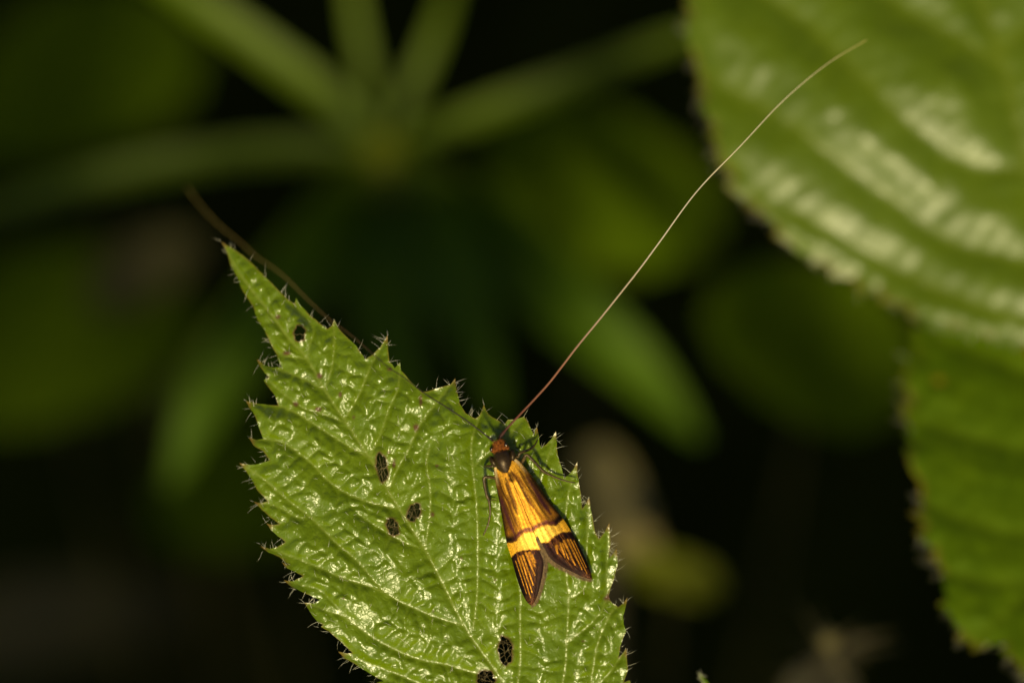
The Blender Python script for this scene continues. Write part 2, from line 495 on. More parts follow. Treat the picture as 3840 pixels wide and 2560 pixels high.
left_edge = [(815,901),(838,942),(853,993),(879,1039),(904,1095),(940,1146),(960,1202),(986,1238),(1006,1284),(1032,1330),(1052,1376),(1020,1378),(990,1370),(956,1346),(968,1372),(988,1398),(1004,1415),(984,1425),(1000,1450),(1027,1483),(1040,1520),(1000,1518),(955,1514),(917,1504),(932,1530),(952,1560),(968,1605),(984,1646),(958,1650),(928,1641),(948,1672),(984,1692),(1008,1726),(975,1738),(935,1744),(893,1738),(918,1768),(940,1800),(962,1838),(1002,1880),(975,1888),(948,1883),(978,1912),(1012,1940),(1045,1965),(1024,1970),(996,1962),(1016,1988),(1040,2010),(1070,2032),(1040,2050),(1008,2058),(972,2048),(1004,2072),(1046,2088),(1084,2120),(1056,2108),(1076,2130),(1136,2158),(1100,2178),(1062,2176),(1096,2200),(1126,2214),(1160,2230),(1200,2246),(1176,2262),(1141,2258),(1160,2290),(1192,2330),(1212,2340),(1204,2348),(1248,2376),(1290,2416),(1322,2446),(1298,2450),(1269,2443),(1292,2468),(1322,2484),(1375,2520),(1437,2556),(1410,2562),(1460,2600),(1520,2640),(1560,2690),(1530,2690),(1600,2740),(1690,2800),(1660,2806),(1760,2880),(1880,2960),(2000,3040),(2100,3090),(2190,3130)]
def px2(L, w=0.0):
    return np.array([P(x, y, w)[:2] for x, y in L])
hero_outline = np.vstack([px2(right_edge), px2(left_edge)[1:][::-1]])
hero_outline = dens(hero_outline, 0.22)
hero_outline += rng.normal(0, 0.012, hero_outline.shape)
midpx = [(817,906),(900,1040),(1000,1165),(1082,1273),(1149,1345),(1215,1462),(1300,1590),(1400,1740),(1455,1839),(1510,1930),(1592,2059),(1650,2169),(1736,2340),(1810,2450),(1883,2555),(2000,2750),(2120,2960),(2230,3115)]
hero_mid = resample(px2(midpx), 120)
latpx = [
 ([(1149,1345),(1090,1340),(1050,1330),(1010,1300)], .7),
 ([(1215,1462),(1150,1430),(1080,1400),(1040,1385),(970,1352)], .9),
 ([(1300,1590),(1230,1560),(1134,1530),(1067,1482),(1000,1425)], .8),
 ([(1385,1715),(1300,1670),(1190,1600),(1110,1550),(1040,1522),(930,1508)], 1),
 ([(1479,1906),(1380,1882),(1290,1845),(1222,1796),(1170,1740),(1090,1680),(1040,1655),(935,1644)], 1),
 ([(1592,2059),(1520,2035),(1440,1990),(1369,1945),(1345,1930)], .5),
 ([(1736,2347),(1600,2300),(1449,2224),(1345,2108),(1253,2028),(1167,1943),(1069,1869),(990,1800),(900,1742)], 1),
 ([(1449,2224),(1380,2195),(1290,2168),(1180,2120),(1070,2078),(980,2050)], .9),
 ([(1167,1943),(1110,1940),(1050,1905),(955,1886)], .7),
 ([(1883,2550),(1780,2525),(1657,2490),(1560,2470),(1460,2425),(1382,2378),(1290,2310),(1230,2290),(1150,2262)], 1),
 ([(1345,2345),(1280,2290),(1200,2210),(1140,2195),(1072,2178)], .6),
 ([(2010,2760),(1850,2700),(1700,2640),(1560,2560),(1420,2500),(1280,2446)], 1),
 ([(2100,2920),(1950,2890),(1800,2820),(1650,2740),(1550,2690)], 1),
 # the other half
 ([(1149,1345),(1160,1290),(1170,1230),(1100,1140)], .5),
 ([(1215,1462),(1240,1390),(1250,1310),(1250,1215)], .8),
 ([(1290,1575),(1335,1500),(1370,1420),(1400,1350),(1448,1270)], 1),
 ([(1385,1715),(1430,1620),(1455,1540),(1490,1460),(1500,1375)], .8),
 ([(1455,1839),(1490,1760),(1530,1690),(1570,1600),(1630,1520),(1700,1430)], 1),
 ([(1592,2059),(1611,1943),(1614,1845),(1600,1740),(1610,1680)], .9),
 ([(1773,2359),(1788,2240),(1792,2060),(1788,1906),(1773,1753),(1770,1650),(1812,1525)], 1),
 ([(1773,1753),(1850,1680),(1920,1620),(1962,1570)], .7),
 ([(1930,2640),(1951,2480),(1950,2320),(1950,2212),(1930,2100),(1945,1960),(2000,1860),(2040,1760),(2080,1630)], 1),
 ([(1945,1960),(1930,1850),(1940,1760),(2010,1610)], .6),
 ([(2060,2840),(2118,2514),(2125,2413),(2132,2250),(2122,2150),(2110,2040),(2120,1930),(2130,1850),(2160,1745)], 1),
 ([(2132,2250),(2196,2196),(2200,2060),(2205,1880)], .8),
 ([(2118,2420),(2230,2325),(2271,2250),(2275,2120),(2282,1975)], .8),
 ([(2170,3000),(2200,2700),(2230,2473),(2257,2372),(2298,2291),(2348,2250)], 1),
 ([(2215,2600),(2290,2520),(2345,2440)], .7),
]
hero_lat = [(resample(px2(L), 40), wt) for L, wt in latpx]
def hero_base(u, v):
    # falls away towards the tip; the halves lift a little from the midrib
    o = P(1700, 2150)[:2]; ti = P(815, 901)[:2]
    ax_ = (ti - o); L = np.linalg.norm(ax_); ax_ /= L
    a_ = (u - o[0]) * ax_[0] + (v - o[1]) * ax_[1]
    c_ = -(u - o[0]) * ax_[1] + (v - o[1]) * ax_[0]
    drop = 0.075 * (v + 11) - 4.6 * np.clip(a_ / L, 0, 2) ** 1.9 - 1.5 * np.clip(-a_ / L, 0, 2) ** 2
    roll = 0.05 * np.abs(c_) - 0.012 * np.clip(np.abs(c_) - 6, 0, 99) ** 2
    und = 0.35 * np.sin(a_ * 0.42 + 0.6) * np.clip(np.abs(c_) / 8, 0, 1)
    return drop + roll + und
hero_holes = [(P(1120, 1250)[:2], (.36, .42), 0.3), (P(1432, 1752)[:2], (.36, .74), 0.15), (P(1552, 1920)[:2], (.34, .56), -0.15),
              (P(1473, 1975)[:2], (.36, .46), 0.5), (P(1895, 2440)[:2], (.44, .78), 0.25), (P(1822, 2548)[:2], (.58, .46), 0.3)]
hero_spots = [(P(1036, 1187)[:2], (.20, .13)), (P(1072, 1325)[:2], (.22, .16)), (P(1196, 1408)[:2], (.2, .2)), (P(1275, 1480)[:2], (.12, .2)), (P(1192, 1534)[:2], (.2, .14)),
              (P(1105, 1515)[:2], (.2, .15)), (P(1560, 1602)[:2], (.17, .25)), (P(1578, 1500)[:2], (.10, .4)), (P(1458, 1695)[:2], (.13, .16)), (P(1478, 1740)[:2], (.12, .3)),
              (P(1290, 2240)[:2], (.10, .07)), (P(1856, 2173)[:2], (.09, .06)), (P(1730, 2092)[:2], (.06, .11)), (P(2188, 2403)[:2], (.09, .06)), (P(2284, 2240)[:2], (.3, .3)),
              (P(1622, 1928)[:2], (.13, .16)), (P(1640, 1745)[:2], (.12, .08)), (P(1623, 2290)[:2], (.05, .09)), (P(1460, 1385)[:2], (.18, .1)), (P(1325, 1565)[:2], (.1, .18))]
hv, hf, ha, hpoly = leaf_mesh(hero_outline, hero_mid, hero_lat, hero_base, 0.105, hero_holes, spots=hero_spots, coarse=P(0, 2640)[1])
# tooth tips turn brown: measure how pointed the edge is (few leaf points nearby)
def tipness(verts, dE, outline):
    o2 = outline
    n = len(o2)
    back = o2[(np.arange(n) - 3) % n]; fwd = o2[(np.arange(n) + 3) % n]
    a_ = back - o2; b_ = fwd - o2
    cosv = (a_ * b_).sum(1) / (np.linalg.norm(a_, axis=1) * np.linalg.norm(b_, axis=1) + 1e-9)
    sharp = o2[cosv > 0.2]
    # keep only convex ones: nudged midpoint lies inside
    mid = 0.5 * (back + fwd)[cosv > 0.2]
    sharp = sharp[inside(mid, o2)]
    e = np.zeros(len(verts))
    for p in sharp:
        d = np.hypot(verts[:, 0] - p[0], verts[:, 1] - p[1])
        e = np.maximum(e, np.exp(-(d / 0.22) ** 2))
    return e, sharp
e_, hero_tips = tipness(hv, ha['edgedist'], hero_outline)
edge_col = np.maximum(0.85 * e_, 0.55 * np.exp(-(ha['edgedist'] / 0.05) ** 2) * (vnoise(hv[:, 0] * 2, hv[:, 1] * 2, 8) > 0.4))
def hero_top(u, v):
    """leaf surface height without the puckers"""
    return hero_base(np.asarray(u, float), np.asarray(v, float)) + 0.36

petiole = np.array([[*P(2235, 3118)[:2], hero_base(*P(2235, 3118)[:2])], [9, -36, -8], [12, -46, -30], [13, -70, -120]])
basep = petiole[-1] + DOWN * to_ground(petiole[-1])
leaf = thing('bramble_leaf', basep, 'bright green toothed bramble leaf with bristly edge and chewed holes, carrying the moth', 'leaf')
obj('blade', hv, hf, M['hero'], leaf, dict(vein=ha['vein'], wear=ha['wear'], edge=np.clip(edge_col, 0, 1)))
pv, pf = tube(resample(np.vstack([petiole, basep + DOWN * 6]), 60), np.linspace(0.55, 1.6, 60), 10)
obj('stalk', pv, pf, M['cane'], leaf)

# bristles round the edge
n = len(hero_outline)
tang = np.roll(hero_outline, -1, 0) - np.roll(hero_outline, 1, 0)
tang /= np.linalg.norm(tang, axis=1)[:, None] + 1e-9
nor = np.stack([tang[:, 1], -tang[:, 0]], 1)
test = inside(hero_outline + nor * 0.04, hero_outline)
nor[test] *= -1
zO = None
from mathutils import kdtree
kd = kdtree.KDTree(len(hv))
for i, p in enumerate(hv): kd.insert((p[0], p[1], 0), i)
kd.balance()
def surf(u, v):
    return hv[kd.find((u, v, 0))[1]][2]
B, Dr, Ln, Rd = [], [], [], []
tipdir = P(815, 901)[:2] - P(1700, 2150)[:2]; tipdir /= np.linalg.norm(tipdir)
for i in range(n):
    p = hero_outline[i]
    if p[1] < -23: continue
    near = np.hypot(*(hero_tips - p).T).min() < 0.5
    k = rng.poisson(0.9 if near else 0.55)
    for _ in range(k):
        q = p + rng.normal(0, 0.05, 2)
        d2 = nor[i] * rng.uniform(0.5, 1.1) + tipdir * rng.uniform(-0.1, 0.6) + rng.normal(0, 0.3, 2)
        B.append([q[0], q[1], surf(*p)]); Dr.append([d2[0], d2[1], rng.uniform(-0.35, 0.6)])
        Ln.append(rng.uniform(0.2, 0.6) + (rng.random() < 0.3) * 0.35); Rd.append(rng.uniform(0.006, 0.011))
v_, f_ = hairs(B, Dr, Ln, Rd, 0.22)
obj('edge_bristle', v_, f_, M['hair'], leaf, kind='stuff')
# sparse hairs lying on the surface
idx = rng.choice(len(hv), 420, replace=False)
idx = idx[hv[idx, 1] > -23]
d3 = np.column_stack([rng.normal(tipdir[0] * 0.5, 0.5, len(idx)), rng.normal(tipdir[1] * 0.8, 0.5, len(idx)), rng.uniform(0.1, 0.7, len(idx))])
v_, f_ = hairs(hv[idx], d3, rng.uniform(0.25, 0.65, len(idx)), rng.uniform(0.006, 0.011, len(idx)))
obj('surface_hair', v_, f_, M['hair'], leaf, kind='stuff')
# dry net of veins left inside each hole
for poly in hpoly:
    parts = []
    c = poly.mean(0); zc = surf(*poly[0]) - 0.06
    nn_ = len(poly)
    for _ in range(2 if poly is hpoly[0] else 9):
        i, j = rng.integers(0, nn_), 0
        j = (i + rng.integers(nn_ // 4, 3 * nn_ // 4)) % nn_
        a_, b_ = poly[i], poly[j]
        k = np.linspace(0, 1, 6)[:, None]
        q = a_ + (b_ - a_) * k + rng.normal(0, 0.04, (6, 2)) * np.sin(k * math.pi)
        parts.append(tube(np.column_stack([q, np.full(6, zc) - 0.10 * np.sin(k[:, 0] * math.pi) * rng.uniform(0, 1.5)]), np.full(6, rng.uniform(0.004, 0.010)), 4))
    v_, f_ = join(parts)
    obj('hole_lace', v_, f_, M['lace'], leaf)

# ------------------------------------------------------------------ the moth
C4 = lambda X, Y: (1760 + 0.47214 * X, 1560 + 0.47214 * Y)      # pixels of a close crop -> photo pixels
K4 = 0.47214 / PXMM                                             # mm per crop pixel
def MP(X, Y, h):
    """crop pixel at height h above the leaf"""
    x, y = C4(X, Y)
    p = P(x, y, 0)
    w = float(hero_top(p[0], p[1])) + h
    return P(x, y, w)
moth = thing('longhorn_moth', MP(380, 700, 0.0), 'gold moth with purple banded wings and very long thin antennae, resting on bramble leaf', 'moth')

# materials
M['thorax'] = simple_material('moth_bronze_scales', (0.016, 0.009, 0.004), (0.060, 0.034, 0.012), 11, 0.38, 0.4, 0.5, bump=0.02, bscale=12)
M['scutellum'] = simple_material('moth_scutellum_highlight', (0.16, 0.10, 0.04), (0.40, 0.27, 0.11), 16, 0.26, 0.5, 0.7, bump=0.01, bscale=14)  # brighter bronze paints in the highlight at the thorax rear
M['eye'] = simple_material('moth_eye', (0.006, 0.004, 0.004), (0.012, 0.008, 0.006), 10, 0.18, 0.6)
M['tuft'] = simple_material('moth_orange_hair', (0.10, 0.020, 0.004), (0.50, 0.16, 0.020), 9, 0.5, 0.3)
M['leg'] = simple_material('moth_leg', (0.010, 0.006, 0.003), (0.10, 0.062, 0.018), 4, 0.36, 0.4, 0.3, bump=0.01, bscale=30)
M['antenna'] = simple_material('moth_antenna', (0, 0, 0), (0, 0, 0), 12, 0.45, 0.2, attr='tint')
M['fringe'] = simple_material('moth_fringe', (0.07, 0.045, 0.025), (0.24, 0.15, 0.07), 6, 0.5, 0.3)
def wing_material():
    m, t = mat('moth_wing_scales'); b = NB(t)
    vec = b.mm()
    a = b.attr('tint').outputs['Color']
    vo = b.n('ShaderNodeTexVoronoi'); vo.inputs['Scale'].default_value = 22; b.l(vec, vo.inputs['Vector'])
    br = b.n('ShaderNodeSeparateColor'); b.l(vo.outputs['Color'], br.inputs[0])
    f = b.ramp(br.outputs[0], 0, 1, 0.62, 1.35)
    cm = b.n('ShaderNodeVectorMath', operation='SCALE'); b.l(a, cm.inputs[0]); b.l(f, cm.inputs['Scale'])
    p = b.n('ShaderNodeBsdfPrincipled'); b.l(cm.outputs[0], p.inputs['Base Color'])
    p.inputs['Metallic'].default_value = 0.35
    p.inputs['Roughness'].default_value = 0.46
    p.inputs['Specular IOR Level'].default_value = 0.12
    bp = b.n('ShaderNodeBump'); bp.inputs['Strength'].default_value = 0.9; bp.inputs['Distance'].default_value = 0.012 * MM
    b.l(b.math('ADD', br.outputs[1], b.noise(vec, 30, 2)), bp.inputs['Height']); b.l(bp.outputs[0], p.inputs['Normal'])
    o = b.n('ShaderNodeOutputMaterial'); b.l(p.outputs[0], o.inputs[0])
    return m
M['wing'] = wing_material()

# body: one loft from the face to the end of the abdomen
spine = [  # X, Y, height of axis, half width, half height (mm)
 (226,192,0.92,.05,.05),(230,204,0.94,.17,.18),(237,228,0.96,.27,.27),(243,248,0.96,.29,.28),(248,262,0.96,.30,.27),(251,272,0.97,.38,.36),(256,295,0.98,.50,.52),
 (264,330,1.00,.56,.64),(272,365,1.00,.55,.65),(282,400,0.98,.48,.56),(292,424,0.95,.36,.46),(304,446,0.86,.30,.34),(330,510,0.70,.40,.36),
 (380,640,0.62,.46,.40),(440,790,0.56,.44,.38),(500,940,0.50,.36,.32),(545,1050,0.46,.22,.20),(562,1090,0.44,.05,.05)]
sp = np.array(spine, float)
t_ = np.linspace(0, len(sp) - 1, 90)
spi = resample(sp * np.array([K4, K4, 1, 1, 1]), 90)
bodyV, bodyF = [], []
SD = 28
ctr = np.array([MP(r[0] / K4, r[1] / K4, r[2]) for r in spi])
tan = np.gradient(ctr, axis=0); tan /= np.linalg.norm(tan, axis=1)[:, None]
for i in range(90):
    a_ = np.cross(tan[i], [0, 0, 1]); a_ /= np.linalg.norm(a_); b_ = np.cross(a_, tan[i])
    th = np.linspace(0, 2 * math.pi, SD, endpoint=False)
    bodyV.append(ctr[i] + spi[i, 3] * np.cos(th)[:, None] * a_ + spi[i, 4] * np.sin(th)[:, None] * b_)
bodyV = np.vstack(bodyV)
for i in range(89):
    for j in range(SD):
        k = (j + 1) % SD
        bodyF.append((i * SD + j, i * SD + k, (i + 1) * SD + k, (i + 1) * SD + j))
bodyF += [tuple(range(SD))[::-1], tuple(range(89 * SD, 90 * SD))]
obj('body', bodyV, bodyF, M['thorax'], moth)

def ellipsoid(c, ax1, ax2, ax3, nu=20, nv=12):
    V, F = [], []
    for i in range(nv + 1):
        ph = math.pi * i / nv
        for j in range(nu):
            th = 2 * math.pi * j / nu
            V.append(c + ax1 * math.sin(ph) * math.cos(th) + ax2 * math.sin(ph) * math.sin(th) + ax3 * math.cos(ph))
    for i in range(nv):
        for j in range(nu):
            k = (j + 1) % nu
            F.append((i * nu + j, i * nu + k, (i + 1) * nu + k, (i + 1) * nu + j))
    return np.array(V), F
bx_ = MP(300, 440, 0) - MP(240, 230, 0); bx_[2] = 0; bx_ /= np.linalg.norm(bx_)         # towards the tail
by_ = np.array([-bx_[1], bx_[0], 0])                                                    # towards the right wing
bz_ = np.array([0, 0, 1.0])
for (X, Y, h) in ((177, 262, 1.10), (288, 227, 1.10)):
    v_, f_ = ellipsoid(MP(X, Y, h), by_ * 0.135, bx_ * 0.15, bz_ * 0.17)
    obj('eye', v_, f_, M['eye'], moth)
# shoulder flaps, scutellum
for (X, Y, h, s) in ((190, 362, 0.94, -1), (343, 313, 0.94, 1)):
    v_, f_ = ellipsoid(MP(X, Y, h), by_ * 0.20, bx_ * 0.40 - by_ * 0.08 * s, bz_ * 0.40)
    obj('shoulder_flap', v_, f_, M['thorax'], moth)
v_, f_ = ellipsoid(MP(292, 418, 1.24), by_ * 0.19, bx_ * 0.18, bz_ * 0.17)
obj('scutellum', v_, f_, M['scutellum'], moth)
# orange tuft
B, Dr, Ln, Rd = [], [], [], []
hc = MP(241, 244, 0.97)
for _ in range(620):
    a_ = rng.uniform(-1, 1); ph = rng.uniform(0.35, math.pi - 0.35)
    hw_ = np.interp(a_, [-1, 0, .35, 1], [.20, .27, .36, .52]); hh_ = np.interp(a_, [-1, 0, 1], [.20, .30, .34])
    o_ = by_ * math.cos(ph) * hw_ + bz_ * math.sin(ph) * hh_ + bx_ * (a_ * 0.26)
    B.append(hc + o_)
    Dr.append(by_ * math.cos(ph) * 0.5 + bz_ * math.sin(ph) * 0.5 - bx_ * (0.75 - 0.3 * a_) + rng.normal(0, 0.42, 3))
    Ln.append(rng.uniform(0.12, 0.36)); Rd.append(rng.uniform(0.012, 0.022))
v_, f_ = hairs(B, Dr, Ln, Rd, 0.35)
obj('head_tuft', v_, f_, M['tuft'], moth, kind='stuff')

# antennae
def antenna(pts, hts, tint, k=1.0):
    p = np.array([P(x, y, w) for (x, y), w in zip(pts, hts)])
    p = resample(p, 420)
    s = np.linspace(0, 1, 420)
    r = np.interp(s, [0, 0.012, 0.02, 0.25, 0.5, 1.0], [0.115, 0.105, 0.066, 0.048, 0.038, 0.028])
    r = k * r * (1 + 0.10 * np.sin(np.arange(420) * math.pi))          # ringed segments
    v, f = tube(p, r, 8)
    tc = np.array(tint)
    c = np.stack([np.interp(s, tc[:, 0], tc[:, 1 + k]) for k in range(3)], 1)
    return obj('antenna', v, f, M['antenna'], moth, dict(tint=np.repeat(c, 8, 0)))
h0 = MP(190, 195, 1.0)[2]
L_ant = [(1850,1653),(1822,1631),(1746,1574),(1669,1523),(1593,1475),(1516,1416),(1455,1375),(1378,1309),(1312,1253),(1241,1202),(1159,1128),(1057,1029),(955,957),(904,911),(828,850),(774,796),(733,748),(704,706)]
la_s = np.concatenate([[0], np.cumsum(np.hypot(*np.diff(np.array(L_ant), axis=0).T))]); la_s /= la_s[-1]
antenna(L_ant, h0 + 15.5 * la_s ** 1.9 + 0.5 * np.sin(la_s * math.pi),
        [(0, .008, .004, .003), (.30, .016, .008, .005), (.46, .06, .035, .013), (.6, .13, .09, .03), (1, .17, .13, .04)], 0.70)
R_ant = [(1873,1646),(1877,1636),(1905,1601),(1957,1546),(2009,1491),(2061,1433),(2114,1365),(2166,1297),(2250,1195),(2323,1104),(2401,1005),(2475,905),(2613,718),(2776,548),(2939,376),(3102,240),(3250,150)]
ra_s = np.concatenate([[0], np.cumsum(np.hypot(*np.diff(np.array(R_ant), axis=0).T))]); ra_s /= ra_s[-1]
antenna(R_ant, h0 + 0.5 * np.sin(ra_s * math.pi) - 7.5 * ra_s ** 2.6,
        [(0, .025, .010, .008), (.05, .11, .035, .022), (.16, .24, .10, .06), (.26, .36, .25, .17), (.45, .55, .46, .33), (.8, .55, .48, .30), (1, .40, .34, .09)])

# wings: grid between the outer edge and the inner edge, both running base -> tip
LW_out = [(196,388),(200,470),(218,580),(240,690),(262,820),(284,940),(303,1030),(335,1128),(370,1260),(410,1380),(450,1462),(484,1500)]
LW_in = [(292,428),(330,500),(372,590),(415,690),(452,780),(490,868),(524,955),(566,1050),(605,1140),(604,1215),(585,1300),(558,1395),(530,1460),(498,1500)]
RW_out = [(352,328),(390,352),(445,412),(505,486),(565,570),(642,680),(720,780),(770,850),(812,922),(862,1005),(912,1105),(950,1192),(972,1262),(976,1292)]
RW_in = [(300,424),(334,494),(376,585),(419,686),(456,776),(493,862),(527,948),(552,1005),(590,1072),(622,1128),(662,1166),(730,1205),(806,1240),(880,1272),(940,1290),(968,1294)]
def seg(pts): return np.array(pts, float)
def lerpc(a, b, t): return a + (np.asarray(b) - a) * t[:, None]
def sdist(p, line):
    d, t, s = pdist(p, seg(line)); return d, t
GOLD = np.array([.74, .36, .030]); GOLD2 = np.array([.42, .16, .014]); BROWN = np.array([.085, .030, .006]); MAROON = np.array([.034, .005, .003])
VIOLET = np.array([.075, .012, .032]); BLACK = np.array([.004, .002, .002]); PALE = np.array([.84, .49, .075])
def below(p, line):
    """signed distance, positive on the tail side of a roughly crosswise line (left to right)"""
    line = seg(line)
    a = line[0] + (line[0] - line[1]) * 6; b = line[-1] + (line[-1] - line[-2]) * 6
    d, t, s = pdist(p, np.vstack([a, line, b]))
    return d * s
def paint(p, side, t):
    """p in crop pixels, t across the wing 0 inner .. 1 outer"""
    n_ = len(p)
    nz = vnoise(p[:, 0] / 9, p[:, 1] / 9, 21 + side) - 0.5
    nf = vnoise(p[:, 0] / 4, p[:, 1] / 4, 31 + side) - 0.5
    q = p + np.stack([nz * 6 + nf * 4, nf * 6 + nz * 6], 1)
    ax = np.array([.36, .93]) if side == 0 else np.array([.58, .815])
    al = p @ ax; ac = p @ np.array([ax[1], -ax[0]])
    streak = vnoise(ac / 5, al / 90, 41 + side)                # fine lines along the wing
    c = np.tile(GOLD, (n_, 1))
    c = lerpc(c, GOLD2, np.clip(streak * 2.2 - 0.8, 0, 1))
    if side == 0:
        up = below(q, [(296,1005),(340,1000),(372,988),(396,958),(430,930),(478,920),(530,926)])
        lo = below(q, [(330,1122),(372,1082),(430,1062),(480,1056),(540,1056)])
        lines = [([(285,488),(320,600),(355,700),(384,780)], 9, MAROON, .95), ([(228,488),(262,590),(298,668)], 4, BROWN * .5, .9), ([(318,446),(332,520)], 10, MAROON * .6, .95),
                 ([(206,440),(225,570),(262,740),(300,960)], 13, BROWN, .9), ([(250,640),(290,760),(335,880),(360,940)], 9, VIOLET * .8, .8), ([(215,560),(258,780),(292,960)], 6, BLACK, .85),
                 ([(300,620),(340,760),(385,880)], 6, BROWN, .7), ([(240,560),(285,700),(320,800)], 5, BROWN, .8), ([(345,560),(400,700),(440,800)], 3, GOLD2 * .6, .5)]
        rays = [((448,1085),(520,1260),9), ((478,1085),(520,1190),11), ((425,1105),(508,1340),8), ((405,1112),(500,1400),7), ((386,1125),(488,1440),6), ((368,1150),(455,1410),4), ((500,1100),(522,1160),7)]
        tipp = (488, 1500)
    else:
        up = below(q, [(520,905),(560,882),(620,862),(690,868),(718,838),(750,806)])
        lo = below(q, [(566,1002),(622,1000),(660,962),(728,924),(812,914)])
        lines = [([(328,430),(400,530),(450,630),(510,728)], 9, MAROON, .95), ([(408,468),(460,550),(512,632)], 4, BROWN * .5, .9), ([(322,446),(352,524)], 9, MAROON * .6, .9),
                 ([(450,480),(520,580),(580,680),(650,780)], 9, VIOLET * .7, .85), ([(430,412),(560,590),(700,775)], 10, BROWN, .85), ([(480,470),(600,640),(735,800)], 7, BLACK, .9),
                 ([(520,640),(580,740),(640,820)], 6, BROWN, .7), ([(400,430),(450,500)], 4, BROWN * .5, .8), ([(470,640),(520,740),(560,800)], 3, GOLD2 * .6, .5)]
        rays = [((690,1030),(702,1090),11), ((722,1010),(760,1120),10), ((752,990),(840,1180),9), ((780,980),(895,1215),8), ((805,980),(935,1250),6), ((830,985),(930,1200),4), ((740,1010),(790,1140),5)]
        tipp = (972, 1285)
    # browner outwards and towards the first band
    br = 1.25 * np.clip((t - 0.36) * 2.2, 0, 1) * np.clip((al - al.min()) / 300 - 0.15, 0, 1)
    c = lerpc(c, BROWN, np.clip(br * (0.55 + 0.9 * streak), 0, 0.92))
    dk = np.clip(1 - np.abs(up + 75) / 75, 0, 1) * np.clip(0.35 + 0.5 * t + nz, 0, 1)
    c = lerpc(c, GOLD2 * 0.75, np.clip(dk * 0.9, 0, 1))
    for ln, wd_, cc, op in lines:
        d, tt = sdist(q, ln)
        L = np.linalg.norm(np.diff(seg(ln), axis=0), axis=1).sum()
        ta = np.clip(np.minimum(tt / L * 5, (1 - tt / L) * 4) + 0.25, 0, 1)
        c = lerpc(c, cc, op * np.clip(1.5 - d / (1.6 * wd_ * ta + .5), 0, 1) * np.clip(1.0 + nf * 1.0, 0, 1))
    # pale leading edge near the base
    pe = np.clip((t - 0.76) * 7, 0, 1) * np.clip((1.0 - t) * 12, 0.2, 1) * np.clip(1 - (al - al.min()) / 170, 0, 1)
    c = lerpc(c, np.array([.85, .68, .36]), pe)
    # band borders
    b1 = np.clip(1.3 - np.abs(up + 20) / 21, 0, 1)
    bc = np.where((vnoise(p[:, 0] / 7, p[:, 1] / 7, 51) > 0.45)[:, None], np.array([.12, .022, .045]), np.array([.085, .015, .006]))
    outb = np.clip((t - 0.55) * 3, 0, 1)
    bc = lerpc(bc, BLACK, outb)
    c = lerpc(c, bc, b1 * np.clip(0.95 + nf, 0, 1))
    c = lerpc(c, BLACK, np.clip(1.2 - np.abs(up + 28) / 34, 0, 1) * outb * 0.9)
    # the band itself
    band = np.clip(up / 6, 0, 1) * np.clip(-lo / 6, 0, 1)
    bandc = lerpc(np.tile(PALE, (n_, 1)), np.array([.74, .36, .02]), np.clip((t - 0.45) * 2.2, 0, 1))
    bandc = lerpc(bandc, GOLD2, np.clip(streak * 1.5 - 0.8, 0, 0.5))
    c = lerpc(c, bandc, band)
    # outer third
    ap = np.clip(lo / 6, 0, 1)
    dark = lerpc(np.tile(MAROON * 0.55, (n_, 1)), BLACK, np.clip(0.4 + 1.2 * np.clip(t - 0.45, 0, 1) + nz * .6, 0, 1))
    dark = lerpc(dark, VIOLET * 0.9, np.clip(vnoise(p[:, 0] / 6, p[:, 1] / 6, 61) * 1.5 - 0.85, 0, 1) * np.clip(1 - lo / 120, 0, 1))
    for a_, b_, wd_ in rays:
        d, tt = sdist(p + nf[:, None] * 4, [a_, b_])
        L = math.hypot(b_[0] - a_[0], b_[1] - a_[1])
        k = np.clip(1.35 - d / (1.1 * wd_ * (1.0 - 0.5 * tt / L)), 0, 1)
        dark = lerpc(dark, GOLD * np.array([.72, .60, .5]), k * np.clip(0.8 + 1.3 * nf, 0, 1))
    fr_ = vnoise(ac / 3.2, al / 60, 71 + side)
    dark = lerpc(dark, np.array([.30, .10, .012]), np.clip(fr_ * 3 - 1.9, 0, 0.8) * np.clip(1.2 - lo / 330, 0, 1) * np.clip((t - 0.18) * 8, 0, 1) * np.clip((0.9 - t) * 6, 0, 1))
    dt = np.hypot(p[:, 0] - tipp[0], p[:, 1] - tipp[1])
    dark = lerpc(dark, np.array([.20, .07, .025]), np.clip(1 - dt / 95, 0, 1) * np.clip(0.5 + nf * 2, 0, 1) * 0.8)
    rim = np.clip(1 - t / 0.14, 0, 1)
    dark = lerpc(dark, np.array([.022, .012, .006]), rim * 0.85)
    c = lerpc(c, dark, ap)
    return c
